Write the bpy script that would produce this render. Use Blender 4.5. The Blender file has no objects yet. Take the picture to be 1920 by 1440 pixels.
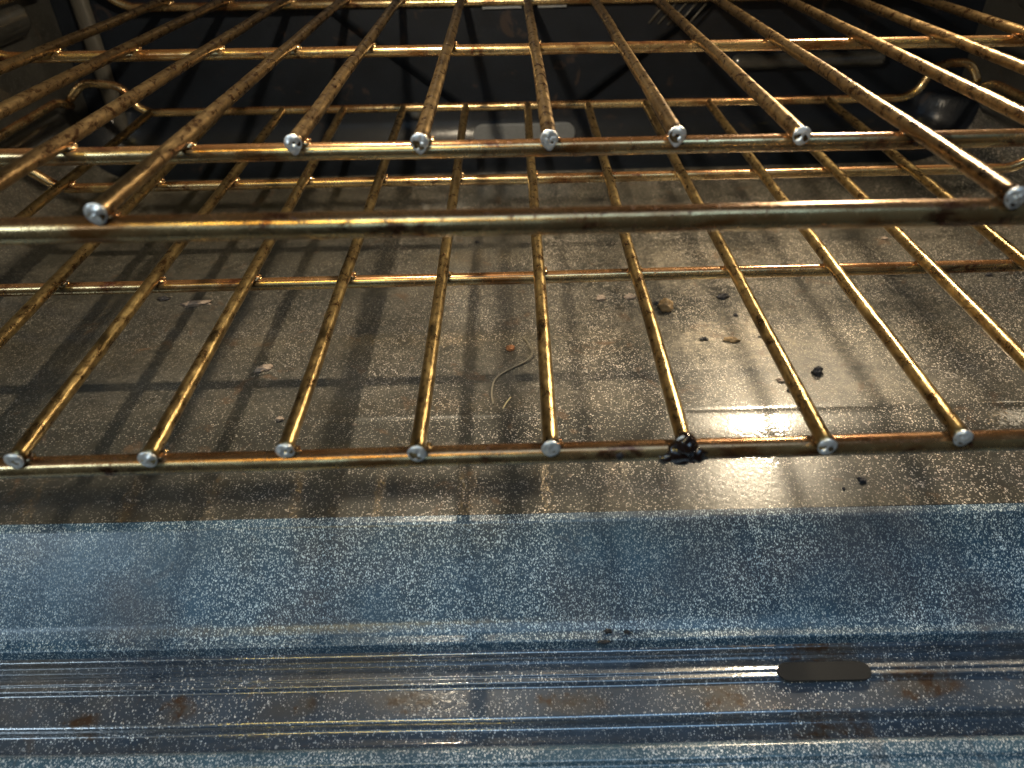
import bpy, bmesh, math, random
from mathutils import Vector, Matrix, noise
random.seed(7)
R = math.radians
scene = bpy.context.scene
COL = scene.collection

# ------------------------------------------------------------------ camera, world, lamps, exposure
F_PX, PITCH, YAW, ROLL = 1390.0, 0.6369, 0.00879, -0.02845
CAMZ = 0.25
def cam_axes():
    cp, sp = math.cos(PITCH), math.sin(PITCH)
    fwd, up, rt = Vector((0, cp, -sp)), Vector((0, sp, cp)), Vector((1, 0, 0))
    Z = Matrix.Rotation(YAW, 3, 'Z')
    fwd, up, rt = Z @ fwd, Z @ up, Z @ rt
    c, s = math.cos(ROLL), math.sin(ROLL)
    return fwd, c * up - s * rt, c * rt + s * up
fwd, up, rt = cam_axes()
cd = bpy.data.cameras.new('camera'); cam = bpy.data.objects.new('camera', cd); COL.objects.link(cam)
cam.matrix_world = Matrix(((rt.x, up.x, -fwd.x, 0), (rt.y, up.y, -fwd.y, 0), (rt.z, up.z, -fwd.z, CAMZ), (0, 0, 0, 1)))
cd.sensor_width = 36; cd.lens = F_PX / 1920 * 36
cd.clip_start = 0.01; cd.clip_end = 50
cd.dof.use_dof = True; cd.dof.focus_distance = 0.40; cd.dof.aperture_fstop = 8.5
scene.camera = cam

W = bpy.data.worlds.new('World'); scene.world = W; W.use_nodes = True
bg = W.node_tree.nodes['Background']
bg.inputs[0].default_value = (0.34, 0.36, 0.40, 1); bg.inputs[1].default_value = 0.03

scene.view_settings.view_transform = 'Standard'; scene.view_settings.look = 'None'
scene.view_settings.gamma = 1; scene.view_settings.exposure = 0.0
scene.view_settings.use_curve_mapping = False
scene.cycles.max_bounces = 6; scene.cycles.diffuse_bounces = 2; scene.cycles.glossy_bounces = 4

def area(name, loc, target, sx, sy, power, col):
    l = bpy.data.lights.new(name, 'AREA'); l.shape = 'RECTANGLE'; l.size = sx; l.size_y = sy
    l.energy = power; l.color = col
    o = bpy.data.objects.new(name, l); COL.objects.link(o); o.location = loc
    o.rotation_euler = (Vector(target) - Vector(loc)).to_track_quat('-Z', 'Y').to_euler()
    return o
def bulb(name, loc, power, col, rad):
    l = bpy.data.lights.new(name, 'POINT'); l.energy = power; l.color = col; l.shadow_soft_size = rad
    o = bpy.data.objects.new(name, l); COL.objects.link(o); o.location = loc
    return o
# kitchen: warm strip under the hood, daylight from a window to the left, pale ceiling
area('kitchen_strip_lamp', (-0.36, -0.60, 1.22), (0, 0.3, 0.1), 0.62, 0.026, 6.0, (1.0, 0.72, 0.15))
area('window_daylight', (-1.25, -0.62, 1.05), (0, 0.3, 0.0), 0.80, 0.16, 10.0, (0.62, 0.82, 1.0))
area('kitchen_ceiling_light', (0.15, -0.42, 1.55), (0, 0.2, 0), 1.0, 0.55, 10.5, (0.38, 0.66, 1.0))
area('room_daylight', (-0.32, -1.30, 0.82), (0, 0.22, 0.0), 0.60, 0.40, 1.6, (0.45, 0.72, 1.0))
# oven bulbs
bulb('oven_bulb', (-0.075, 0.36, 0.34), 5.4, (1.0, 0.84, 0.60), 0.006)
lens = area('oven_lamp_lens', (0.272, 0.590, 0.325), (0.12, 0.30, 0.0), 0.042, 0.055, 1.5, (1.0, 0.82, 0.56))
lens.data.spread = R(110)

# ------------------------------------------------------------------ node helpers
class NT:
    def __init__(s, name):
        s.m = bpy.data.materials.new(name); s.m.use_nodes = True; s.t = s.m.node_tree
        s.p = s.t.nodes['Principled BSDF']
        s.tc = s.t.nodes.new('ShaderNodeTexCoord')
    def n(s, typ, **kw):
        nd = s.t.nodes.new(typ)
        for k, v in kw.items(): setattr(nd, k, v)
        return nd
    def l(s, a, b): s.t.links.new(a, b)
    def mapping(s, scale=(1, 1, 1), rot=(0, 0, 0), loc=(0, 0, 0)):
        m = s.n('ShaderNodeMapping'); m.inputs['Scale'].default_value = scale
        m.inputs['Rotation'].default_value = rot; m.inputs['Location'].default_value = loc
        s.l(s.tc.outputs['Object'], m.inputs[0]); return m.outputs[0]
    def noise(s, vec, scale, detail=4, rough=0.55, dist=0.0):
        n = s.n('ShaderNodeTexNoise'); s.l(vec, n.inputs['Vector'])
        n.inputs['Scale'].default_value = scale; n.inputs['Detail'].default_value = detail
        n.inputs['Roughness'].default_value = rough; n.inputs['Distortion'].default_value = dist
        return n.outputs['Fac']
    def ramp(s, fac, stops):
        r = s.n('ShaderNodeValToRGB'); s.l(fac, r.inputs[0])
        e = r.color_ramp.elements
        while len(e) < len(stops): e.new(0.5)
        for el, (p, c) in zip(e, stops):
            el.position = p; el.color = c if len(c) == 4 else (*c, 1)
        return r.outputs[0]
    def math(s, op, a, b=None, clamp=False):
        m = s.n('ShaderNodeMath', operation=op); m.use_clamp = clamp
        for i, v in enumerate((a, b)):
            if v is None: continue
            if isinstance(v, (int, float)): m.inputs[i].default_value = v
            else: s.l(v, m.inputs[i])
        return m.outputs[0]
    def mix(s, fac, a, b):
        m = s.n('ShaderNodeMix', data_type='RGBA')
        for k, v in ((0, fac), (6, a), (7, b)):
            if isinstance(v, (int, float)): m.inputs[k].default_value = v
            elif isinstance(v, tuple): m.inputs[k].default_value = v if len(v) == 4 else (*v, 1)
            else: s.l(v, m.inputs[k])
        return m.outputs[2]
    def flecks(s, vec, scale, size, spread, density):
        """mask of small irregular flecks: a voronoi cell has a fleck if its random value < density"""
        v = s.n('ShaderNodeTexVoronoi'); s.l(vec, v.inputs['Vector']); v.inputs['Scale'].default_value = scale
        sep = s.n('ShaderNodeSeparateColor'); s.l(v.outputs['Color'], sep.inputs[0])
        rad = s.math('MULTIPLY_ADD', sep.outputs[0], spread); s.t.nodes[-1].inputs[2].default_value = size
        inside = s.math('SUBTRACT', rad, v.outputs['Distance'])
        inside = s.math('MULTIPLY', inside, 8.0, True)
        sel = s.math('LESS_THAN', sep.outputs[1], density)
        return s.math('MULTIPLY', inside, sel), sep.outputs[2]

def g(v): return (v, v, v)
def ramp_mask(nt, fac, a, b): return nt.ramp(fac, [(a, g(0)), (b, g(1))])

def enamel(name, base, fleck_col, scale, density, rough, stretch=(1, 1, 1), base_coat=0.8, dirt=0.0, dirt_col=(0.10, 0.06, 0.035), dust=0.0, dust_col=(0.33, 0.28, 0.21), coat_rough=0.06, stains=0.0, ash=0.0, blotch=None):
    nt = NT(name); vec = nt.mapping(stretch)
    obj = nt.mapping()
    # slight mottling of the glaze
    mott = nt.noise(obj, 45, 5, 0.6)
    col = nt.mix(nt.ramp(mott, [(0.3, g(0)), (0.7, g(1))]), tuple(c * 0.75 for c in base), tuple(c * 1.25 for c in base))
    if blotch:
        col = nt.mix(nt.math('MULTIPLY', ramp_mask(nt, nt.noise(nt.mapping((1, 2.5, 1), loc=(.37, .1, 0)), 6.5, 3, 0.55, 0.8), 0.50, 0.62), 0.85), col, blotch)
    # warped coordinates so that flecks are ragged, not round
    wn = nt.n('ShaderNodeTexNoise'); nt.l(vec, wn.inputs['Vector']); wn.inputs['Scale'].default_value = 700; wn.inputs['Detail'].default_value = 1
    wm = nt.n('ShaderNodeVectorMath', operation='MULTIPLY_ADD'); nt.l(wn.outputs['Color'], wm.inputs[0]); wm.inputs[1].default_value = (0.0009,) * 3; nt.l(vec, wm.inputs[2])
    wv = wm.outputs[0]
    f1, r1 = nt.flecks(wv, scale, 0.10, 0.26, density * 0.6)
    f2, r2 = nt.flecks(wv, scale * 1.9, 0.20, 0.34, density * 1.0)
    f3, r3 = nt.flecks(wv, scale * 0.30, 0.02, 0.20, density * 0.30)
    reg = nt.ramp(nt.noise(obj, 16, 2, 0.6), [(0.32, g(0.22)), (0.66, g(1))])
    f12 = nt.math('MAXIMUM', nt.math('MULTIPLY', f1, r1), nt.math('MULTIPLY', f2, nt.math('MULTIPLY_ADD', r2, 0.9)))
    if dust > 0:   # flecks and ash weaken toward the left of the floor
        s0 = nt.n('ShaderNodeSeparateXYZ'); nt.l(obj, s0.inputs[0])
        left_fade = nt.math('MULTIPLY_ADD', s0.outputs[0], 2.2); nt.t.nodes[-1].inputs[2].default_value = 0.85; nt.t.nodes[-1].use_clamp = True
        reg = nt.math('MULTIPLY', reg, nt.math('MAXIMUM', left_fade, 0.38))
    f = nt.math('MULTIPLY', nt.math('MAXIMUM', f12, nt.math('MULTIPLY', f3, 0.6)), reg)
    col = nt.mix(f, col, fleck_col)
    if ash > 0:   # loose pale ash specks of many sizes
        for sc, de, co, lo in ((150, 0.30, (0.50, 0.37, 0.29), 5.0), (300, 0.34, (0.42, 0.34, 0.27), 9.0)):
            wv2 = nt.n('ShaderNodeVectorMath', operation='MULTIPLY_ADD'); nt.l(wn.outputs['Color'], wv2.inputs[0]); wv2.inputs[1].default_value = (0.0016,) * 3; nt.l(nt.mapping((1, 1, 1), loc=(lo, 1, 0)), wv2.inputs[2])
            fa, ra = nt.flecks(wv2.outputs[0], sc, 0.02, 0.24, de)
            col = nt.mix(nt.math('MULTIPLY', nt.math('MULTIPLY', fa, ash), nt.math('MULTIPLY', reg, ra)), col, co)
    rgh = nt.math('MULTIPLY_ADD', mott, 0.12); nt.t.nodes[-1].inputs[2].default_value = rough - 0.06
    coatw = base_coat
    if dust > 0:
        d1 = nt.noise(obj, 9, 5, 0.68, 0.4); d2 = nt.noise(obj, 160, 4, 0.75)
        dm = nt.math('MULTIPLY', ramp_mask(nt, d1, 0.42, 0.72), ramp_mask(nt, d2, 0.30, 0.66))
        # ash lies thickest in the middle right of the floor
        sp = nt.n('ShaderNodeVectorMath', operation='DISTANCE'); nt.l(nt.mapping((1, 0.9, 0)), sp.inputs[0]); sp.inputs[1].default_value = (0.135, 0.355, 0)
        sx = nt.n('ShaderNodeSeparateXYZ'); nt.l(obj, sx.inputs[0])
        back_of_crease = nt.math('MULTIPLY_ADD', nt.math('SUBTRACT', sx.outputs[1], 0.311), 60.0); nt.t.nodes[-1].inputs[2].default_value = 0.30; nt.t.nodes[-1].use_clamp = True
        ng = nt.ramp(nt.math('ADD', nt.math('MULTIPLY', sp.outputs['Value'], 4.2), nt.math('MULTIPLY', d1, 0.35)), [(0.2, g(1)), (0.85, g(0.25))])
        dm2 = nt.math('MULTIPLY', nt.math('ADD', dm, nt.math('MULTIPLY', ramp_mask(nt, nt.noise(obj, 260, 3, 0.7), 0.52, 0.68), 0.5)), nt.math('MULTIPLY', nt.math('MULTIPLY', ng, back_of_crease), dust), True)
        col = nt.mix(dm2, col, dust_col)
        rgh = nt.math('ADD', rgh, nt.math('MULTIPLY', dm2, 0.45), True)
        coat = nt.math('SUBTRACT', base_coat, nt.math('MULTIPLY', dm2, base_coat), True)
        nt.l(coat, nt.p.inputs['Coat Weight'])
    else: nt.p.inputs['Coat Weight'].default_value = coatw
    if dirt > 0:
        e1 = ramp_mask(nt, nt.noise(obj, 38, 7, 0.65, 1.2), 0.60, 0.66)
        col = nt.mix(nt.math('MULTIPLY', e1, dirt), col, dirt_col)
        e2 = ramp_mask(nt, nt.noise(nt.mapping((1, 1, 1), loc=(3, 1, 2)), 330, 2, 0.5), 0.71, 0.74)
        col = nt.mix(nt.math('MULTIPLY', e2, min(1, dirt * 1.5)), col, (0.012, 0.008, 0.006))
    if stains > 0:
        wz = nt.n('ShaderNodeTexNoise'); nt.l(obj, wz.inputs['Vector']); wz.inputs['Scale'].default_value = 130; wz.inputs['Detail'].default_value = 4; wz.inputs['Roughness'].default_value = 0.7
        wo = nt.n('ShaderNodeVectorMath', operation='MULTIPLY_ADD'); nt.l(wz.outputs['Color'], wo.inputs[0]); wo.inputs[1].default_value = (0.016, 0.012, 0); wo.inputs[2].default_value = (-0.008, -0.006, 0)
        wp = nt.n('ShaderNodeVectorMath', operation='ADD'); nt.l(wo.outputs[0], wp.inputs[0]); nt.l(nt.mapping((1, 1, 0)), wp.inputs[1])
        tot = None
        for (x, y, rx, ry) in STAINS:
            q = nt.n('ShaderNodeVectorMath', operation='SUBTRACT'); nt.l(wp.outputs[0], q.inputs[0]); q.inputs[1].default_value = (x, y, 0)
            q2 = nt.n('ShaderNodeVectorMath', operation='MULTIPLY'); nt.l(q.outputs[0], q2.inputs[0]); q2.inputs[1].default_value = (1 / rx, 1 / ry, 0)
            q3 = nt.n('ShaderNodeVectorMath', operation='LENGTH'); nt.l(q2.outputs[0], q3.inputs[0])
            m_ = nt.math('SUBTRACT', 1.0, q3.outputs['Value'], True)
            tot = m_ if tot is None else nt.math('MAXIMUM', tot, m_)
        strong = nt.math('MULTIPLY', ramp_mask(nt, tot, 0.05, 0.35), ramp_mask(nt, wz.outputs['Fac'], 0.47, 0.60))
        haze = ramp_mask(nt, nt.noise(nt.mapping((1, 2, 1)), 14, 3, 0.6), 0.45, 0.7)
        col = nt.mix(nt.math('MULTIPLY', haze, 0.7), col, (0.075, 0.064, 0.052))
        col = nt.mix(nt.math('MULTIPLY', tot, 0.6), col, (0.085, 0.062, 0.035))
        col = nt.mix(nt.math('MULTIPLY', strong, stains), col, (0.040, 0.019, 0.008))
        nt.p.inputs['Coat Weight'].default_value = 1.0
    nt.l(col, nt.p.inputs['Base Color']); nt.l(rgh, nt.p.inputs['Roughness'])
    nt.p.inputs['Coat Roughness'].default_value = coat_rough; nt.p.inputs['Coat IOR'].default_value = 1.75
    # relief: flecks stand up slightly, orange-peel glaze
    b = nt.n('ShaderNodeBump'); b.inputs['Strength'].default_value = 0.30; b.inputs['Distance'].default_value = 0.00030
    nt.l(nt.noise(obj, 420, 1, 0.5), b.inputs['Height'])
    nt.l(b.outputs[0], nt.p.inputs['Normal']); nt.l(b.outputs[0], nt.p.inputs['Coat Normal'])
    return nt.m

def heat_metal(name, c1, c2, spot, rough, stretch, bump, spot_amt, nscale=150, top=0.0, lo=0.36, hi=0.64, diff=0.3, scorch=0.0):
    """heat-tinted wire: bronze oxide mottled over bright steel"""
    nt = NT(name); st = nt.mapping(stretch); ob = nt.mapping()
    n1 = nt.noise(st, nscale, 4, 0.66, 0.3); n2 = nt.noise(ob, 22, 3, 0.6); n3 = nt.noise(ob, 900, 3, 0.6)
    col = nt.mix(ramp_mask(nt, n1, lo, hi), c1, c2)
    col = nt.mix(nt.math('MULTIPLY', ramp_mask(nt, n2, 0.42, 0.70), 0.55), col, tuple(0.5 * a for a in c1))
    if top:   # oxide bakes on thickest along the upper side of the bar
        gn = nt.n('ShaderNodeNewGeometry'); sp = nt.n('ShaderNodeSeparateXYZ'); nt.l(gn.outputs['True Normal'], sp.inputs[0])
        tm = ramp_mask(nt, nt.math('ADD', sp.outputs[2], nt.math('MULTIPLY', n1, 0.5)), 0.93, 1.12)
        col = nt.mix(nt.math('MULTIPLY', tm, top), col, (0.20, 0.085, 0.030))
    s1 = nt.math('MULTIPLY', ramp_mask(nt, nt.noise(ob, 420, 4, 0.7), 0.58, 0.66), ramp_mask(nt, n2, 0.35, 0.6))
    s1 = nt.math('MULTIPLY', s1, spot_amt)
    if scorch:
        sc = nt.math('MULTIPLY', ramp_mask(nt, nt.noise(nt.mapping((0.55, 1, 1), loc=(2, 5, 1)), 130, 4, 0.7, 0.5), 0.54, 0.64), ramp_mask(nt, n2, 0.36, 0.54))
        col = nt.mix(nt.math('MULTIPLY', sc, scorch), col, (0.085, 0.028, 0.014))
    col = nt.mix(s1, col, spot)
    nt.l(col, nt.p.inputs['Base Color'])
    ox = nt.math('SUBTRACT', 1.0, ramp_mask(nt, n1, lo, hi))
    if top: ox = nt.math('MAXIMUM', ox, tm)
    met = nt.math('SUBTRACT', nt.math('SUBTRACT', 1.0, nt.math('MULTIPLY', ox, diff)), nt.math('MULTIPLY', s1, 0.5), True)
    nt.l(met, nt.p.inputs['Metallic'])
    rr = nt.math('MULTIPLY_ADD', n1, 0.25); nt.t.nodes[-1].inputs[2].default_value = rough - 0.1
    rr = nt.math('ADD', rr, nt.math('MULTIPLY', s1, 0.35), True)
    nt.l(rr, nt.p.inputs['Roughness'])
    h = nt.math('ADD', nt.math('MULTIPLY', n1, 0.8), nt.math('MULTIPLY', n3, 0.25))
    b = nt.n('ShaderNodeBump'); b.inputs['Strength'].default_value = bump; b.inputs['Distance'].default_value = 0.0006
    nt.l(h, b.inputs['Height']); nt.l(b.outputs[0], nt.p.inputs['Normal'])
    return nt.m

def simple(name, col, rough, metal=0.0, bump=0.0, bscale=800, coat=0.0, var=0.3):
    nt = NT(name); ob = nt.mapping(); n = nt.noise(ob, bscale, 4, 0.6)
    c = nt.mix(n, tuple(a * (1 - var) for a in col), tuple(min(1, a * (1 + var)) for a in col))
    nt.l(c, nt.p.inputs['Base Color']); nt.p.inputs['Roughness'].default_value = rough
    nt.p.inputs['Metallic'].default_value = metal; nt.p.inputs['Coat Weight'].default_value = coat
    if bump:
        b = nt.n('ShaderNodeBump'); b.inputs['Strength'].default_value = bump; b.inputs['Distance'].default_value = 0.0008
        nt.l(n, b.inputs['Height']); nt.l(b.outputs[0], nt.p.inputs['Normal'])
    return nt.m

STAINS = [(-0.150, 0.177, 0.010, 0.007), (-0.052, 0.178, 0.018, 0.006), (-0.095, 0.177, 0.006, 0.005), (0.088, 0.176, 0.012, 0.009), (0.130, 0.166, 0.024, 0.006), (0.175, 0.181, 0.022, 0.008), (0.02, 0.176, 0.020, 0.006), (0.135, 0.196, 0.02, 0.005), (-0.19, 0.172, 0.01, 0.004)]
M_floor = enamel('floor_enamel', (0.034, 0.033, 0.028), (0.72, 0.63, 0.54), 600, 0.60, 0.32, base_coat=1.0, dust=1.0, dirt=0.6, coat_rough=0.05, ash=0.8)
M_wall = enamel('cavity_enamel', (0.028, 0.027, 0.024), (0.10, 0.10, 0.09), 480, 0.35, 0.34, dirt=0.2, coat_rough=0.12)
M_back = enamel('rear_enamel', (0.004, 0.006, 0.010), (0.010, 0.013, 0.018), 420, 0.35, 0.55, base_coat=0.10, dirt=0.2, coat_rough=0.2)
M_sill = enamel('sill_enamel', (0.020, 0.054, 0.094), (0.78, 0.92, 1.0), 780, 0.85, 0.58, stretch=(1.6, 0.70, 0.70), base_coat=0.20, dirt=0.12, coat_rough=0.26, blotch=(0.036, 0.044, 0.062))
M_door = enamel('door_enamel', (0.034, 0.050, 0.076), (1.0, 1.0, 1.0), 760, 0.36, 0.36, stretch=(1.4, 0.75, 0.75), dirt=0.4, stains=0.95, base_coat=1.0, coat_rough=0.10)
M_edge = enamel('trim_enamel', (0.034, 0.078, 0.116), (1.0, 1.0, 1.0), 740, 0.95, 0.42, stretch=(1.4, 0.75, 0.75), base_coat=0.4, dirt=0.25, coat_rough=0.2)
M_wire = heat_metal('bronzed_wire', (0.085, 0.044, 0.017), (0.58, 0.42, 0.18), (0.045, 0.018, 0.010), 0.27, (1, 0.5, 1), 0.40, 0.30, 260, lo=0.33, hi=0.68, diff=0.12)
M_wire_dark = heat_metal('scorched_wire', (0.055, 0.025, 0.010), (0.50, 0.34, 0.16), (0.040, 0.016, 0.009), 0.27, (1, 0.55, 1), 0.50, 0.35, 240, lo=0.35, hi=0.66, diff=0.15)
M_bar = heat_metal('heat_tinted_bar', (0.20, 0.095, 0.032), (0.78, 0.61, 0.32), (0.045, 0.014, 0.008), 0.22, (0.35, 1, 1), 0.16, 1.0, 70, top=0.85, diff=0.28, scorch=0.9)
M_cut = simple('fresh_cut_steel', (0.88, 0.86, 0.83), 0.40, 0.75, 0.4, 330, var=0.2)
M_char = simple('charred_drip', (0.012, 0.006, 0.004), 0.18, 0, 0.6, 350, coat=0.6)
M_crumb = simple('charred_crumb', (0.020, 0.018, 0.020), 0.55, 0, 1.0, 900)
M_flake = simple('toasted_flake', (0.20, 0.13, 0.06), 0.6, 0, 1.0, 700)
M_pale = simple('pale_ash_flake', (0.26, 0.20, 0.155), 0.8, 0, 1.0, 700)
M_orange = simple('orange_flake', (0.34, 0.14, 0.055), 0.7, 0, 1.0, 900)
M_hair = simple('fibre', (0.14, 0.12, 0.085), 0.5, 0, 0.0)
M_straw = simple('straw', (0.55, 0.45, 0.25), 0.5)
M_dark = simple('vent_slot_shade', (0.012, 0.012, 0.014), 0.55)
M_slot = simple('door_slot_shade', (0.008, 0.0075, 0.0075), 0.9)
M_tab = simple('grey_tab_enamel', (0.16, 0.17, 0.18), 0.3, 0, 0.2, 500)
M_screw = simple('screw_steel', (0.35, 0.35, 0.34), 0.35, 1.0)
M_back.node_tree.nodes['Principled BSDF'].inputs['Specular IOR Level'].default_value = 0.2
for m_, v_ in ((M_sill, 0.3), (M_floor, 0.35)): m_.node_tree.nodes['Principled BSDF'].inputs['Specular IOR Level'].default_value = v_
M_post = simple('corner_strip_enamel', (0.050, 0.046, 0.038), 0.45, 0, 0.4, 500)

# ------------------------------------------------------------------ mesh helpers
def obj_from(name, verts, faces, mat, parent=None, smooth=True, mats=None):
    me = bpy.data.meshes.new(name); me.from_pydata([tuple(v) for v in verts], [], faces); me.update()
    for m in (mats or [mat]): me.materials.append(m)
    if smooth:
        for p in me.polygons: p.use_smooth = True
    o = bpy.data.objects.new(name, me); COL.objects.link(o)
    if parent:
        o.parent = parent; o.matrix_parent_inverse = Matrix.Translation(-Vector(parent.location))
    return o
def empty(name, loc, label, cat, group=None):
    o = bpy.data.objects.new(name, None); COL.objects.link(o); o.location = loc
    o['label'] = label; o['category'] = cat
    if group: o['group'] = group
    o.empty_display_size = 0.02
    return o
def tag(o, label, cat, group=None):
    o['label'] = label; o['category'] = cat
    if group: o['group'] = group
    return o

def smooth_path(pts, rad, seg=7):
    pts = [Vector(p) for p in pts]; out = [pts[0]]
    for i in range(1, len(pts) - 1):
        a, b, c = pts[i - 1], pts[i], pts[i + 1]
        d1, d2 = (a - b), (c - b)
        k = min(rad, d1.length * 0.48, d2.length * 0.48)
        p0, p2 = b + d1.normalized() * k, b + d2.normalized() * k
        for s in range(seg + 1):
            t = s / seg
            out.append(p0 * (1 - t) ** 2 + b * 2 * t * (1 - t) + p2 * t * t)
    out.append(pts[-1]); return out
def resample(pts, step):
    out = [pts[0]]
    for a, b in zip(pts, pts[1:]):
        n = max(1, int((b - a).length / step))
        for i in range(1, n + 1): out.append(a.lerp(b, i / n))
    return out
def tube_data(pts, r, nseg=20, wobble=0.0, seed=0, caps=True, taper=None):
    V, Fc = [], []
    n = len(pts); prev = None
    for i, p in enumerate(pts):
        t = (pts[min(i + 1, n - 1)] - pts[max(i - 1, 0)]).normalized()
        if prev is None:
            u = t.orthogonal().normalized() if abs(t.z) > 0.9 else t.cross(Vector((0, 0, 1))).normalized()
        else: u = (prev - t * prev.dot(t)).normalized()
        prev = u; w = t.cross(u)
        c = p
        if wobble:
            c = p + Vector(noise.noise_vector(Vector((seed * 3.1, i * 0.05, 0)))) * wobble
        for k in range(nseg):
            a = 2 * math.pi * k / nseg
            rr = r * (taper(i / (n - 1)) if taper else 1.0)
            if wobble: rr *= 1 + 0.025 * noise.noise(p * 260 + Vector((k * 0.4, seed, 0)))
            V.append(c + (u * math.cos(a) + w * math.sin(a)) * rr)
    for i in range(n - 1):
        for k in range(nseg):
            k2 = (k + 1) % nseg
            Fc.append((i * nseg + k, i * nseg + k2, (i + 1) * nseg + k2, (i + 1) * nseg + k))
    if caps:
        Fc.append(tuple(range(nseg))[::-1]); Fc.append(tuple((n - 1) * nseg + k for k in range(nseg)))
    return V, Fc
def blob_data(c, rx, ry, rz, amp=0.0, seed=0, seg=14, rings=9, freq=1.6, flat=None):
    V, Fc = [], []
    for i in range(rings + 1):
        th = math.pi * i / rings
        for k in range(seg):
            ph = 2 * math.pi * k / seg
            d = Vector((math.sin(th) * math.cos(ph), math.sin(th) * math.sin(ph), math.cos(th)))
            s = 1 + amp * noise.noise(d * freq + Vector((seed, seed * .7, 0))) * 2
            z = d.z * rz * s
            if flat is not None: z = max(z, flat)
            V.append(Vector(c) + Vector((d.x * rx * s, d.y * ry * s, z)))
    for i in range(rings):
        for k in range(seg):
            k2 = (k + 1) % seg
            Fc.append((i * seg + k, (i + 1) * seg + k, (i + 1) * seg + k2, i * seg + k2))
    return V, Fc
def join(*datas):
    V, Fc = [], []
    for v, f in datas:
        o = len(V); V += list(v); Fc += [tuple(i + o for i in q) for q in f]
    return V, Fc
def box_data(x0, x1, y0, y1, z0, z1):
    V = [Vector(p) for p in ((x0, y0, z0), (x1, y0, z0), (x1, y1, z0), (x0, y1, z0), (x0, y0, z1), (x1, y0, z1), (x1, y1, z1), (x0, y1, z1))]
    return V, [(3, 2, 1, 0), (4, 5, 6, 7), (0, 1, 5, 4), (1, 2, 6, 5), (2, 3, 7, 6), (3, 0, 4, 7)]
def bevel(o, w, seg=3):
    m = o.modifiers.new('bevel', 'BEVEL'); m.width = w; m.segments = seg; m.limit_method = 'ANGLE'

# ------------------------------------------------------------------ the oven
XC = 0.01; XL, XR = XC - 0.40, XC + 0.40
YF, YB, ZT = 0.2435, 0.705, 0.42
oven = empty('oven', (XC, YB, 0), 'dark speckled enamel oven cavity with its blue-grey door open, holding two racks', 'oven')

def heights(x, y):
    r = 0.05; rc = 0.05
    dx = max(0.0, r - min(x - XL, XR - x)); dy = max(0.0, r - (YB - y))
    d = min(r, math.hypot(dx, dy))
    z = r - math.sqrt(max(0, r * r - d * d))
    # shallow pressed rim that frames the flat of the floor
    e = min(min(x - XL, XR - x) - 0.066, (YB - y) - 0.066)
    z += 0.0022 * (1 / (1 + math.exp(min(60, max(-60, e / 0.0016)))))
    if y < 0.311:
        t = 0.311 - y
        z -= 0.0005 * min(1, t / 0.0025) + t * 0.080
    return z
xs = [XL + 0.05 * (i / 24) ** 1 for i in range(24)]
xs += [XL + 0.05 + i * 0.0016 for i in range(20)]
x0 = xs[-1] + 0.002; nmid = 60
x1 = XR - (x0 - XL)
xs += [x0 + (x1 - x0) * i / nmid for i in range(nmid + 1)]
xs += [XR - (q - XL) for q in reversed(xs[:44])]
ys = [YF + 0.0034 * i for i in range(19)] + [0.3085, 0.3097, 0.3105, 0.3112, 0.314]
ys += [0.314 + (0.62 - 0.314) * (i + 1) / 30 for i in range(30)]
ys += [0.62 + 0.0016 * (i + 1) for i in range(22)]
yl = ys[-1]; ys += [yl + (YB - yl) * (i + 1) / 26 for i in range(26)]
V = [Vector((x, y, heights(x, y))) for y in ys for x in xs]
nx = len(xs)
Fc = [(j * nx + i, j * nx + i + 1, (j + 1) * nx + i + 1, (j + 1) * nx + i) for j in range(len(ys) - 1) for i in range(nx - 1)]
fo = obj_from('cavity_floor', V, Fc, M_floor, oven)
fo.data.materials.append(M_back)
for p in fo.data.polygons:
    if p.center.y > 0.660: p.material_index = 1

zb = 0.05
# walls with thickness (boxes outside the cavity)
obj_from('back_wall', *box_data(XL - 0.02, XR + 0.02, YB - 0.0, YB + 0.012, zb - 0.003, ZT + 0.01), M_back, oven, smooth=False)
def side_wall(sx):
    X = XL if sx < 0 else XR
    d = [box_data(min(X, X + sx * 0.012), max(X, X + sx * 0.012), YF + 0.003, YB - 0.001, zb - 0.003, ZT)]
    # embossed rack guides with rounded ends
    for zz in (0.061, 0.143, 0.225, 0.307):
        pts = [Vector((X, 0.262 + (0.640 - 0.262) * i / 24, zz)) for i in range(25)]
        d.append(tube_data(pts, 0.0135, 16, caps=False))
        for q in (pts[0], pts[-1]): d.append(blob_data(q, 0.0135, 0.0135, 0.0135))
    # front vertical flange
    V, Fc = join(*d)
    return obj_from('side_wall', V, Fc, M_wall, oven)
for s in (-1, 1):
    o = side_wall(s)
    for p in o.data.polygons:
        if len(p.vertices) == 4 and p.area > 0.01: p.use_smooth = False
obj_from('ceiling', *box_data(XL - 0.012, XR + 0.012, YF + 0.003, YB - 0.001, ZT + 0.001, ZT + 0.014), M_wall, oven, smooth=False)
obj_from('added_lamp_baffle', *box_data(-0.20, 0.05, 0.3430, 0.3455, 0.3030, ZT), M_wall, oven, smooth=False)  # added baffle out of view, keeps the bulb's light off sill and door
# pale rounded strips in the two rear corners
for s, X in ((-1, XL + 0.0265),):
    V, Fc = [], []
    for i, z in enumerate((0.022, ZT)):
        for k in range(7):
            a = math.pi * k / 6
            V.append(Vector((X + 0.0075 * math.cos(a), YB - 0.003 - 0.006 * math.sin(a) ** 0.6, z)))
    for k in range(6): Fc.append((k, k + 1, 7 + k + 1, 7 + k))
    obj_from('corner_strip', V, Fc, M_post, oven)

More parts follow.
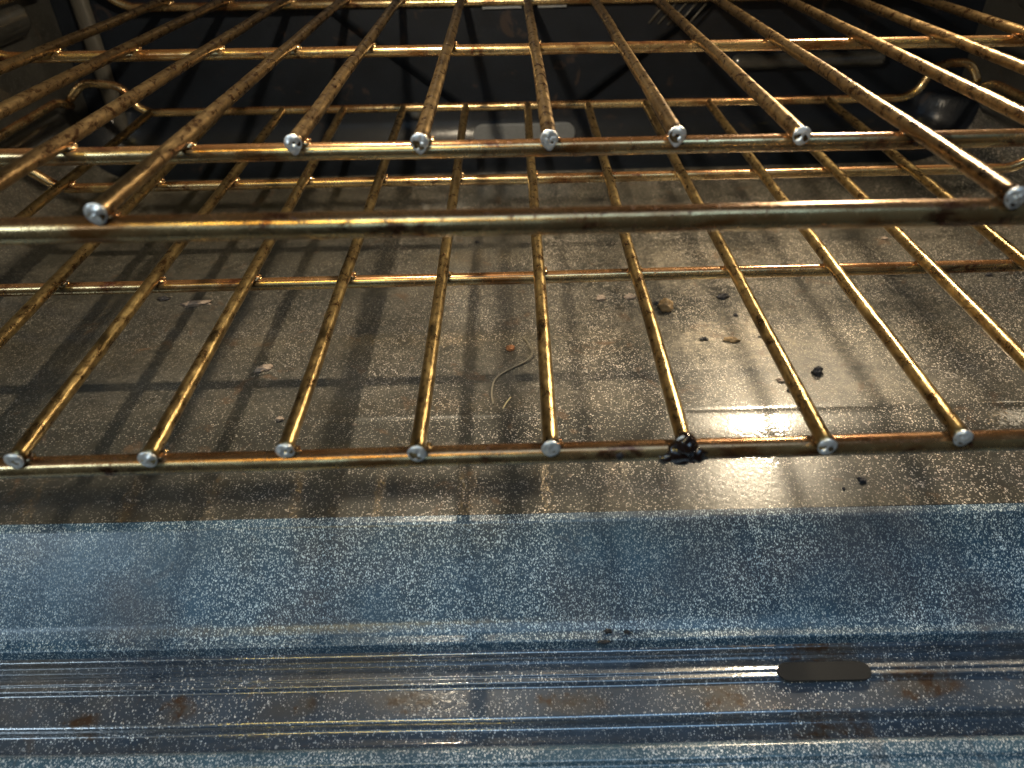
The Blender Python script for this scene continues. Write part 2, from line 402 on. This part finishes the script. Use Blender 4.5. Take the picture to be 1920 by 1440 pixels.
# fan cover: a raised eight-sided plate on the back wall
oct_ = [(0.062, 0.045), (-0.045, 0.045), (-0.175, 0.145), (-0.175, 0.30), (-0.09, 0.375), (0.11, 0.375), (0.19, 0.30), (0.19, 0.140)]
def plate(poly, y_back, thick, inset):
    cx = sum(p[0] for p in poly) / len(poly); cz = sum(p[1] for p in poly) / len(poly); n = len(poly)
    V = [Vector((x, y_back, z)) for x, z in poly]
    V += [Vector((cx + (x - cx) * (1 - inset), y_back - thick, cz + (z - cz) * (1 - inset))) for x, z in poly]
    Fc = [(i, (i + 1) % n, n + (i + 1) % n, n + i) for i in range(n)] + [tuple(range(n, 2 * n))]
    return V, Fc
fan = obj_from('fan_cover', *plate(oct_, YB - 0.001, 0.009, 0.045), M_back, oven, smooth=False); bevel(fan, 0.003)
yfc = YB - 0.0105
for x in (-0.021, 0.026):
    sl = obj_from('vent_slot', *box_data(x, x + 0.031 if x != 0.026 else x + 0.022, yfc - 0.0008, yfc + 0.002, 0.1345, 0.155), M_dark, fan, smooth=False)  # raised dark box, coloured as the shade inside a vent opening
    lip = obj_from('slot_lip', *box_data(x - 0.001, x + 0.032 if x != 0.026 else x + 0.023, yfc - 0.0022, yfc + 0.001, 0.1325, 0.1343), M_tab, fan, smooth=False)
for i in range(5):
    a = Vector((0.120 + i * 0.008, yfc - 0.0005, 0.118 - i * 0.001)); b = a + Vector((0.017, 0, 0.020))
    obj_from('louvre', *tube_data([a, b], 0.0009, 8), M_post, fan)
# grey mounting tab at the foot of the cover, and a screw beside it
n = 12; V = []
for layer in (0, 1):
    for k in range(2 * n):
        a = math.pi / 2 + math.pi * (k % n) / (n - 1) + (math.pi if k >= n else 0)
        cx = -0.026 if k < n else 0.050
        V.append(Vector((cx + 0.0095 * math.cos(a), YB - 0.0085 - layer * 0.003, 0.026 + 0.0095 * math.sin(a))))
Fc = [(i, (i + 1) % (2 * n), 2 * n + (i + 1) % (2 * n), 2 * n + i) for i in range(2 * n)] + [tuple(range(2 * n, 4 * n))]
tb = obj_from('mounting_tab', V, Fc, M_tab, oven, smooth=False); bevel(tb, 0.001)
obj_from('screw', *blob_data((-0.088, YB - 0.001, 0.046), 0.008, 0.004, 0.008), M_screw, oven)
# pressed horizontal rib across the back wall
for a, b in ((0.205, 0.330),):
    d = tube_data([Vector((a + (b - a) * i / 20, YB - 0.001, 0.082)) for i in range(21)], 0.007, 18, caps=False)
    obj_from('pressed_rib', *join(d, blob_data((a, YB - 0.001, 0.082), 0.007, 0.007, 0.007), blob_data((b, YB - 0.001, 0.082), 0.007, 0.007, 0.007)), M_wall, oven)

# front sill and open door: rolled profiles
def ray_y(row, z): return (CAMZ - z) / math.tan(PITCH + math.atan((row - 720) / F_PX))
def fillet(poly, radii, seg=6):
    out = [poly[0]]
    for i in range(1, len(poly) - 1):
        a, b, c = Vector(poly[i - 1]), Vector(poly[i]), Vector(poly[i + 1])
        k = min(radii[i], (a - b).length * 0.45, (c - b).length * 0.45)
        p0 = b + (a - b).normalized() * k; p2 = b + (c - b).normalized() * k
        for s in range(seg + 1):
            t = s / seg; q = p0 * (1 - t) ** 2 + b * 2 * t * (1 - t) + p2 * t * t
            out.append((q.x, q.y))
    out.append(poly[-1]); return out
def extrude(name, prof, xa, xb, mat, parent, nx=160, wav=0.0):
    V = []; n = len(prof)
    for i in range(nx + 1):
        x = xa + (xb - xa) * i / nx
        for y, z in prof:
            dz = wav * noise.noise(Vector((x * 9, y * 30, 1.3)))
            V.append(Vector((x, y + dz * 0.6, z + dz)))
    Fc = [(i * n + k, i * n + k + 1, (i + 1) * n + k + 1, (i + 1) * n + k) for i in range(nx) for k in range(n - 1)]
    return obj_from(name, V, Fc, mat, parent)
z_edge = heights(0, YF)
sill_end = (0.1935, -0.0300)
sp = [(YF, z_edge), (0.2395, z_edge - 0.0006), (0.2085, -0.0385), (0.2035, -0.0415), (0.1990, -0.0415), (0.1985, -0.047), (0.1985, -0.075)]
sp = fillet(sp, [0, 0.0016, 0.0018, 0.0015, 0.0012, 0.001, 0])
extrude('front_sill', sp, XL - 0.05, XR + 0.05, M_sill, oven, wav=0.0003)

def P(row, z): return (ray_y(row, z), z)
D = -0.0135
dp = [(0.1965, -0.075), (0.1965, -0.0335 + D)] + [P(r, z + D) for r, z in ((1206, -0.0325), (1224, -0.0335), (1231, -0.0385), (1249, -0.0395), (1256, -0.0365), (1266, -0.0362), (1270, -0.0372), (1279, -0.0366),
      (1287, -0.0390), (1344, -0.0398), (1352, -0.0408), (1362, -0.0470), (1397, -0.0480), (1402, -0.0445), (1430, -0.0455), (1437, -0.0475), (1475, -0.0485), (1482, -0.0540), (1640, -0.0560))]
rad = [0, .0012, .003, .003, .003, .003, .003, .002, .001, .002, .003, .003, .002, .002, .002, .0015, .002, .002, .002, .002, 0]
dprof = fillet(dp, rad)
door = obj_from('door', [(0, 0, 0)], [], M_door, oven)
bpy.data.objects.remove(door)
door = extrude('door', dprof, XL - 0.05, XR + 0.05, M_door, oven, wav=0.0005)
door.data.materials.append(M_edge)
y_sw = ray_y(1399, -0.0605)
for p in door.data.polygons:
    if p.center.y < y_sw: p.material_index = 1
# raised dark plate, coloured as the shade inside the door panel's long slot
def capsule(xa, xb, y, z, r, thick):
    n = 10; V = []
    for layer in (0, 1):
        for k in range(2 * n):
            a = math.pi / 2 + math.pi * (k % n) / (n - 1) + (math.pi if k >= n else 0)
            cx = xa + r if k < n else xb - r
            V.append(Vector((cx + r * math.cos(a), y + r * 0.9 * math.sin(a), z + layer * thick)))
    return V, [(i, (i + 1) % (2 * n), 2 * n + (i + 1) % (2 * n), 2 * n + i) for i in range(2 * n)] + [tuple(range(2 * n, 4 * n))]
ys_ = ray_y(1270, -0.036 + D)
slot = obj_from('slot', *capsule(0.112, 0.153, ys_, -0.0368 + D, 0.0050, 0.0011), M_slot, door, smooth=False)

# ------------------------------------------------------------------ racks
def wire_end(c, r, seed, drip):
    """freshly cut end: dented disc facing the front, lip pulled down by the shear"""
    V, Fc = [], []; seg = 26; rings = 7
    rnd = random.Random(seed)
    ang = rnd.uniform(-0.5, 0.5)
    for i in range(rings + 1):
        q = i / rings
        for k in range(seg):
            a = 2 * math.pi * k / seg
            rr = r * 1.18 * q
            dn = max(0, -math.sin(a)) ** 5
            x = math.cos(a) * rr; z = math.sin(a) * rr * (1 + drip * dn)
            dep = 0.0003 * (1 - q ** 3) + 0.0013 * noise.noise(Vector((x * 520 + seed * 5, z * 520, seed))) * (1 - q ** 4)
            dep += 0.0005 * (1 if (math.cos(ang) * z + math.sin(ang) * x) > r * 0.15 else -0.2) * (1 - q ** 4)
            V.append(Vector((c[0] + x, c[1] - dep, c[2] + z)))
    for k in range(seg):   # rim back to the wire
        a = 2 * math.pi * k / seg
        V.append(Vector((c[0] + math.cos(a) * r * 0.99, c[1] + 0.0012, c[2] + math.sin(a) * r * 0.99)))
    for i in range(rings + 1):
        for k in range(seg):
            k2 = (k + 1) % seg
            Fc.append((i * seg + k, (i + 1) * seg + k, (i + 1) * seg + k2, i * seg + k2))
    return V, Fc

def make_rack(label, plane, wires, bars, rails, r_w, r_b, m_wire):
    """plane(x, y) -> height of the wire axes; wires: (k, fn x(y), y_front, y_back); bars: (a, b, xl, xr, radius, ends)"""
    t = empty('oven_rack', (XC, bars[0][0], plane(XC, bars[0][0])), label, 'rack', 'wire racks inside the oven')
    for wi, (k, fx, ya, yb, drip) in enumerate(wires):
        pts = [Vector((fx(y), y, plane(fx(y), y))) for y in [ya + (yb - ya) * i / 110 for i in range(111)]]
        w = obj_from('wire', *tube_data(pts, r_w, 22, wobble=0.0005, seed=wi + 11 * len(bars), caps=True), m_wire, t)
        off = Vector(noise.noise_vector(Vector(((wi + 11 * len(bars)) * 3.1, 0, 0)))) * 0.0005
        c = pts[0] + off
        obj_from('cut_end', *wire_end((c.x, c.y, c.z), r_w, wi + k * 3.7 + 20, drip), M_cut, w)
    for bi, (a, b, xl, xr, rb, ends) in enumerate(bars):
        drop = 0.0 if (m_wire is M_wire and bi == 3) else r_w + rb - 0.0006   # the rearmost bar is butt-welded to the wire tips
        def P3(x): return Vector((x, a + b * x, plane(x, a + b * x) - drop))
        path = [P3(xl)] + [P3(xr)]
        left, right = ends
        full = [P3(xl) + Vector(q) for q in reversed(left)] + path + [P3(xr) + Vector(q) for q in right]
        pts = resample(smooth_path(full, 0.012), 0.004)
        d = [tube_data(pts, rb, 24, wobble=0.0003, seed=bi + 40 + len(wires))]
        for wi, (k, fx, ya, yb, drip) in enumerate(wires):   # weld beads
            x = fx(a); y = a + b * x
            if ya - 0.004 < y < yb + 0.004 and drop > 0:
                cz = plane(x, y) - r_w
                d.append(blob_data((x + 0.0012, y, cz + 0.0002), r_w * 1.25, r_w * 0.9, r_w * 0.55, 0.25, wi * 1.3 + bi))
                if random.random() < 0.8: d.append(blob_data((x + r_w * 1.15, y + 0.0018, cz + 0.001), 0.0011, 0.0011, 0.0010, 0.2, wi))
        obj_from('crossbar', *join(*d), M_bar, t)
    for path in rails:
        pts = resample(smooth_path([Vector(p) for p in path], 0.012), 0.006)
        obj_from('side_rail', *tube_data(pts, r_b, 18, wobble=0.0003, seed=3), M_bar, t)
    return t

# lower rack
zl = CAMZ - 0.1813
LW = {-6: (-0.312, -0.008), -5: (-0.2335, -0.016), -4: (-0.1837, -0.0125), -3: (-0.1346, -0.0089), -2: (-0.0851, -0.0072), -1: (-0.0371, -0.0006), 0: (0.0110, 0.0045),
      1: (0.0600, 0.0060), 2: (0.1130, -0.0030), 3: (0.1630, 0.0010), 4: (0.2130, -0.0040), 5: (0.2600, 0.0020)}
wl = []
for k, (p, q) in LW.items():
    wl.append((k, (lambda y, p=p, q=q: p + q * y), 0.2045 + 0.0018 * math.sin(k * 2.3), 0.6342 - 0.022 * p, 0.12))
wl[0] = (-6, lambda y: -0.2985 - 0.012 * (y - 0.2), 0.2045, 0.6412, 0.1)
lend = [(-0.010, 0, 0.006), (-0.017, 0, 0.022), (-0.048, 0, 0.026), (-0.062, -0.004, 0.012)]
rend = [(0.012, 0, 0.006), (0.020, 0, 0.026), (0.048, 0, 0.027), (0.056, -0.004, 0.012)]
mL = [(-0.008, 0, 0.004), (-0.024, 0, 0.018), (-0.062, 0, 0.022)]
mR = [(0.010, 0, 0.004), (0.030, 0, 0.020), (0.062, 0, 0.022)]
lower = make_rack('lower rack of bronzed wires near the oven floor, burnt drip on its front bar', lambda x, y: zl, wl,
    [(0.2093, 0.0082, -0.312, 0.334, 0.0040, (mL, mR)), (0.3467, 0.0008, -0.312, 0.334, 0.0033, (mL, mR)),
     (0.4862, -0.010, -0.306, 0.332, 0.0033, (mL, mR)), (0.6350, -0.022, -0.305, 0.322, 0.0032, (lend, rend))],
    [[(-0.367, 0.640, 0.076), (-0.371, 0.628, 0.083), (-0.375, 0.20, 0.083)], [(0.378, 0.622, 0.076), (0.384, 0.612, 0.083), (0.393, 0.20, 0.083)]], 0.0030, 0.0033, M_wire)

# upper rack: the five middle wires stop at the second bar, leaving a hand hold
zu = CAMZ - 0.0964
planeU = lambda x, y: zu - 0.0069 * (x - 0.0148) - 0.0212 * (y - 0.23)
UWX = {-7: -0.345, -6: -0.2870, -5: -0.2370, -4: -0.1840, -3: -0.1350, -2: -0.0875, -1: -0.0365, 0: 0.0152, 1: 0.0665, 2: 0.1157, 3: 0.1623, 4: 0.2150, 5: 0.2640, 6: 0.315}
wu = []
for k, x in UWX.items():
    if k in (-7,): continue
    yf = 0.296 + 0.0015 * math.sin(k * 1.7) if -2 <= k <= 2 else 0.2265
    wu.append((k, (lambda y, x=x, k=k: x + 0.004 * math.sin(k) * (y - 0.3)), yf, 0.6965, 0.38 if -2 <= k <= 1 else 0.12))
mU = [(-0.010, 0, 0.004), (-0.026, 0, 0.016), (-0.058, 0, 0.018)]
mU2 = [(0.010, 0, 0.004), (0.030, 0, 0.016), (0.056, 0, 0.018)]
upper = make_rack('upper rack of thick bronzed wires, its middle wires cut short behind the front bar', planeU, wu,
    [(0.2308, 0.0015, -0.318, 0.334, 0.0045, (mU, mU2)), (0.3050, 0.0028, -0.318, 0.334, 0.0036, (mU, mU2)), (0.4990, -0.0100, -0.318, 0.334, 0.0034, (mU, mU2)),
     (0.6930, -0.0060, -0.318, 0.334, 0.0034, (mU, mU2))],
    [[(-0.376, 0.668, 0.160), (-0.376, 0.20, 0.166)], [(0.392, 0.65, 0.158), (0.392, 0.20, 0.166)]], 0.0031, 0.0033, M_wire_dark)

# ------------------------------------------------------------------ burnt drip and debris
wx = 0.0600 + 0.0060 * 0.205; by = 0.2093
zb_ = zl - 0.0062
d = [blob_data((wx + 0.0003, by - 0.0034, zl + 0.0000), 0.0040, 0.0044, 0.0040, 0.16, 2.0, 26, 16, 2.4),
     blob_data((wx - 0.0005, by - 0.0014, zb_ + 0.0004), 0.0070, 0.0043, 0.0043, 0.14, 5.1, 28, 16, 2.6),
     blob_data((wx + 0.0052, by - 0.0014, zb_ - 0.0006), 0.0055, 0.0036, 0.0034, 0.2, 8.2, 22, 12, 2.2),
     blob_data((wx - 0.0058, by - 0.0018, zb_ - 0.0012), 0.0036, 0.0032, 0.0028, 0.2, 3.2, 18, 12, 2.2),
     blob_data((wx + 0.0004, by - 0.0026, zb_ - 0.0028), 0.0050, 0.0022, 0.0018, 0.2, 4.4, 18, 12, 2.2)]
for i in range(14):
    a = random.uniform(0, 6.28)
    if i > 6: continue
    d.append(blob_data((wx + 0.0040 * math.cos(a), by - 0.004 + random.uniform(-.0008, .001), zl - 0.002 + 0.0035 * math.sin(a)), 0.0010, 0.0010, 0.0009, 0.3, i))
tag(obj_from('burnt_drip', *join(*d), M_char), 'glossy black burnt drip stuck where a wire meets the lower rack front bar', 'burnt food')
tag(obj_from('burnt_speck', *blob_data((0.0375, by - 0.0033, zb_ + 0.0006), 0.0015, 0.0011, 0.0016, 0.3, 3.0), M_crumb), 'small dark speck stuck on the lower front bar, left of the black drip', 'burnt food')

def fl(a, b, z=0.0):
    dvec = fwd + rt * ((a - 960) / F_PX) + up * ((720 - b) / F_PX)
    t = (z - CAMZ) / dvec.z
    return Vector((0, 0, CAMZ)) + dvec * t
def crumb(name, px, py, rx, ry, rz, mat, label, cat, seed, group=None, amp=0.35, rot=0.0, zoff=0.0):
    p = fl(px, py, 0.0)
    p.z = heights(p.x, p.y) + zoff if p.y > YF else zoff
    V, Fc = blob_data((0, 0, rz * 0.6), rx, ry, rz, amp, seed, 22, 14, 2.3, flat=-rz * 0.6)
    V = [Matrix.Rotation(rot, 3, 'Z') @ v for v in V]
    o = obj_from(name, V, Fc, mat); o.location = p
    return tag(o, label, cat, group)
G = 'charred crumbs on the oven floor'
crumb('charred_crumb', 1355, 558, 0.0040, 0.0026, 0.0016, M_crumb, 'black double-lobed charred crumb right of centre on the floor below the second bar', 'crumb', 1.1, G, rot=0.4)
crumb('charred_crumb', 1230, 570, 0.0018, 0.0018, 0.0012, M_crumb, 'tiny black crumb touching the left side of the brown dome flake', 'crumb', 2.1, G)
crumb('charred_crumb', 1379, 592, 0.0014, 0.0012, 0.0010, M_crumb, 'tiny black crumb just below the double-lobed charred crumb', 'crumb', 3.1, G)
crumb('charred_crumb', 1532, 702, 0.0024, 0.0026, 0.0026, M_crumb, 'blocky dark crumb standing right of the third wire from the black drip', 'crumb', 4.1, G, amp=0.5)
crumb('charred_crumb', 1482, 733, 0.0020, 0.0012, 0.0012, M_crumb, 'small dark crumb in the scattered cluster near the floor crease', 'crumb', 5.1, G)
crumb('charred_crumb', 1428, 632, 0.0022, 0.0007, 0.0006, M_crumb, 'thin dark sliver on the dusty patch between two wires', 'crumb', 6.1, G)
crumb('charred_crumb', 1620, 887, 0.0016, 0.0020, 0.0009, M_crumb, 'black crumb on the front ramp below the bar, right of the lamp glare', 'crumb', 7.1, G, amp=0.5)
crumb('charred_crumb', 1587, 902, 0.0008, 0.0008, 0.0006, M_crumb, 'pinhead black crumb on the front ramp, lower left of the bigger one', 'crumb', 8.1, G)
crumb('charred_crumb', 1853, 517, 0.0022, 0.0014, 0.0012, M_crumb, 'black crumb by the right rim of the floor under the second bar', 'crumb', 9.1, G)
crumb('charred_crumb', 307, 562, 0.0042, 0.0022, 0.0014, M_crumb, 'flat black crumb on the left of the floor just below the second bar', 'crumb', 10.1, G)
crumb('charred_crumb', 1320, 637, 0.0022, 0.0012, 0.0010, M_crumb, 'broken dark crumb left of the small tan flake', 'crumb', 11.1, G, amp=0.5)
crumb('charred_crumb', 895, 455, 0.0016, 0.0011, 0.0009, M_crumb, 'small dark crumb on the rear floor near the middle wires', 'crumb', 12.4, G)
G2 = 'food flakes on the oven floor'
crumb('toasted_flake', 1248, 580, 0.0046, 0.0052, 0.0044, M_flake, 'brown dome-shaped toasted flake on the floor beside the drip wire', 'flake', 1.7, G2, amp=0.22)
crumb('toasted_flake', 1372, 640, 0.0042, 0.0018, 0.0016, M_flake, 'small tan flake lying flat on the dusty patch', 'flake', 2.7, G2, rot=-0.2)
crumb('pale_flake', 1127, 561, 0.0028, 0.0030, 0.0014, M_pale, 'pale pinkish flake left of the drip wire under the second bar', 'flake', 3.7, G2)
crumb('pale_flake', 1181, 559, 0.0034, 0.0026, 0.0016, M_pale, 'pale tan flake close to the left edge of the drip wire', 'flake', 4.7, G2)
crumb('pale_flake', 495, 692, 0.0050, 0.0030, 0.0010, M_pale, 'greyish crusty flake on the left floor between two wires', 'flake', 5.7, G2, rot=0.5)
crumb('pale_flake', 368, 570, 0.0080, 0.0034, 0.0010, M_pale, 'crumbly pale patch of ash beside the flat black crumb', 'flake', 6.7, G2, rot=0.2, amp=0.5)
crumb('pale_flake', 1470, 714, 0.0034, 0.0020, 0.0012, M_pale, 'pale flake in the cluster just left of the blocky crumb', 'flake', 7.7, G2)
crumb('pale_flake', 525, 787, 0.0022, 0.0016, 0.0012, M_pale, 'pale flake lying on the floor crease at the left', 'flake', 8.7, G2)
crumb('pale_flake', 1658, 448, 0.0022, 0.0022, 0.0010, M_pale, 'pinkish speck on the rear right floor', 'flake', 9.7, G2)
crumb('orange_flake', 957, 655, 0.0024, 0.0024, 0.0012, M_orange, 'orange flake left of the curled fibre', 'flake', 3.3, G2, amp=0.5)
# scale-white deposits on the ramp and big loose ash specks
def strand(name, pix, rads, mat, label, cat, lift):
    pts = []
    for (a, b), h in zip(pix, lift):
        p = fl(a, b, 0.0); p.z = heights(p.x, p.y) + h; pts.append(p)
    pts = resample(smooth_path(pts, 0.006), 0.0012)
    return tag(obj_from(name, *tube_data(pts, rads, 8, wobble=0.0002, seed=5), mat), label, cat)
strand('curled_fibre', [(981, 636), (989, 646), (992, 658), (999, 668), (996, 676), (984, 682), (960, 692), (938, 704), (926, 718), (921, 742), (925, 760)], 0.00055, M_hair,
       'thin curled fibre lying on the floor left of the centre wire', 'fibre', [0.0012, 0.002, 0.003, 0.0032, 0.0025, 0.0014, 0.0008, 0.001, 0.0018, 0.001, 0.0006])
strand('straw_bit', [(958, 749), (950, 757), (943, 767)], 0.0004, M_straw, 'short straight straw-coloured bit just below the curled fibre', 'straw', [0.0015, 0.001, 0.0005])
# dark crumbs on the sill foot
def sill_crumb(px, py, rx, ry, rz, label, seed):
    p = fl(px, py, -0.0405)
    V, Fc = blob_data((0, 0, 0.0004), rx, ry, rz, 0.5, seed, 18, 12, 2.3)
    o = obj_from('charred_crumb', V, Fc, M_crumb); o.location = p
    tag(o, label, 'crumb', 'charred crumbs at the sill foot')
sill_crumb(1140, 1184, 0.0016, 0.0009, 0.0010, 'ragged black crumb at the foot of the blue sill right of centre', 1.0)
sill_crumb(1176, 1186, 0.0013, 0.0008, 0.0006, 'faint black crumb just right of the ragged one at the sill foot', 2.0)
sill_crumb(1132, 1204, 0.0026, 0.0008, 0.0005, 'flat dark smear of crumbs on the door edge under the ragged crumb', 3.0)
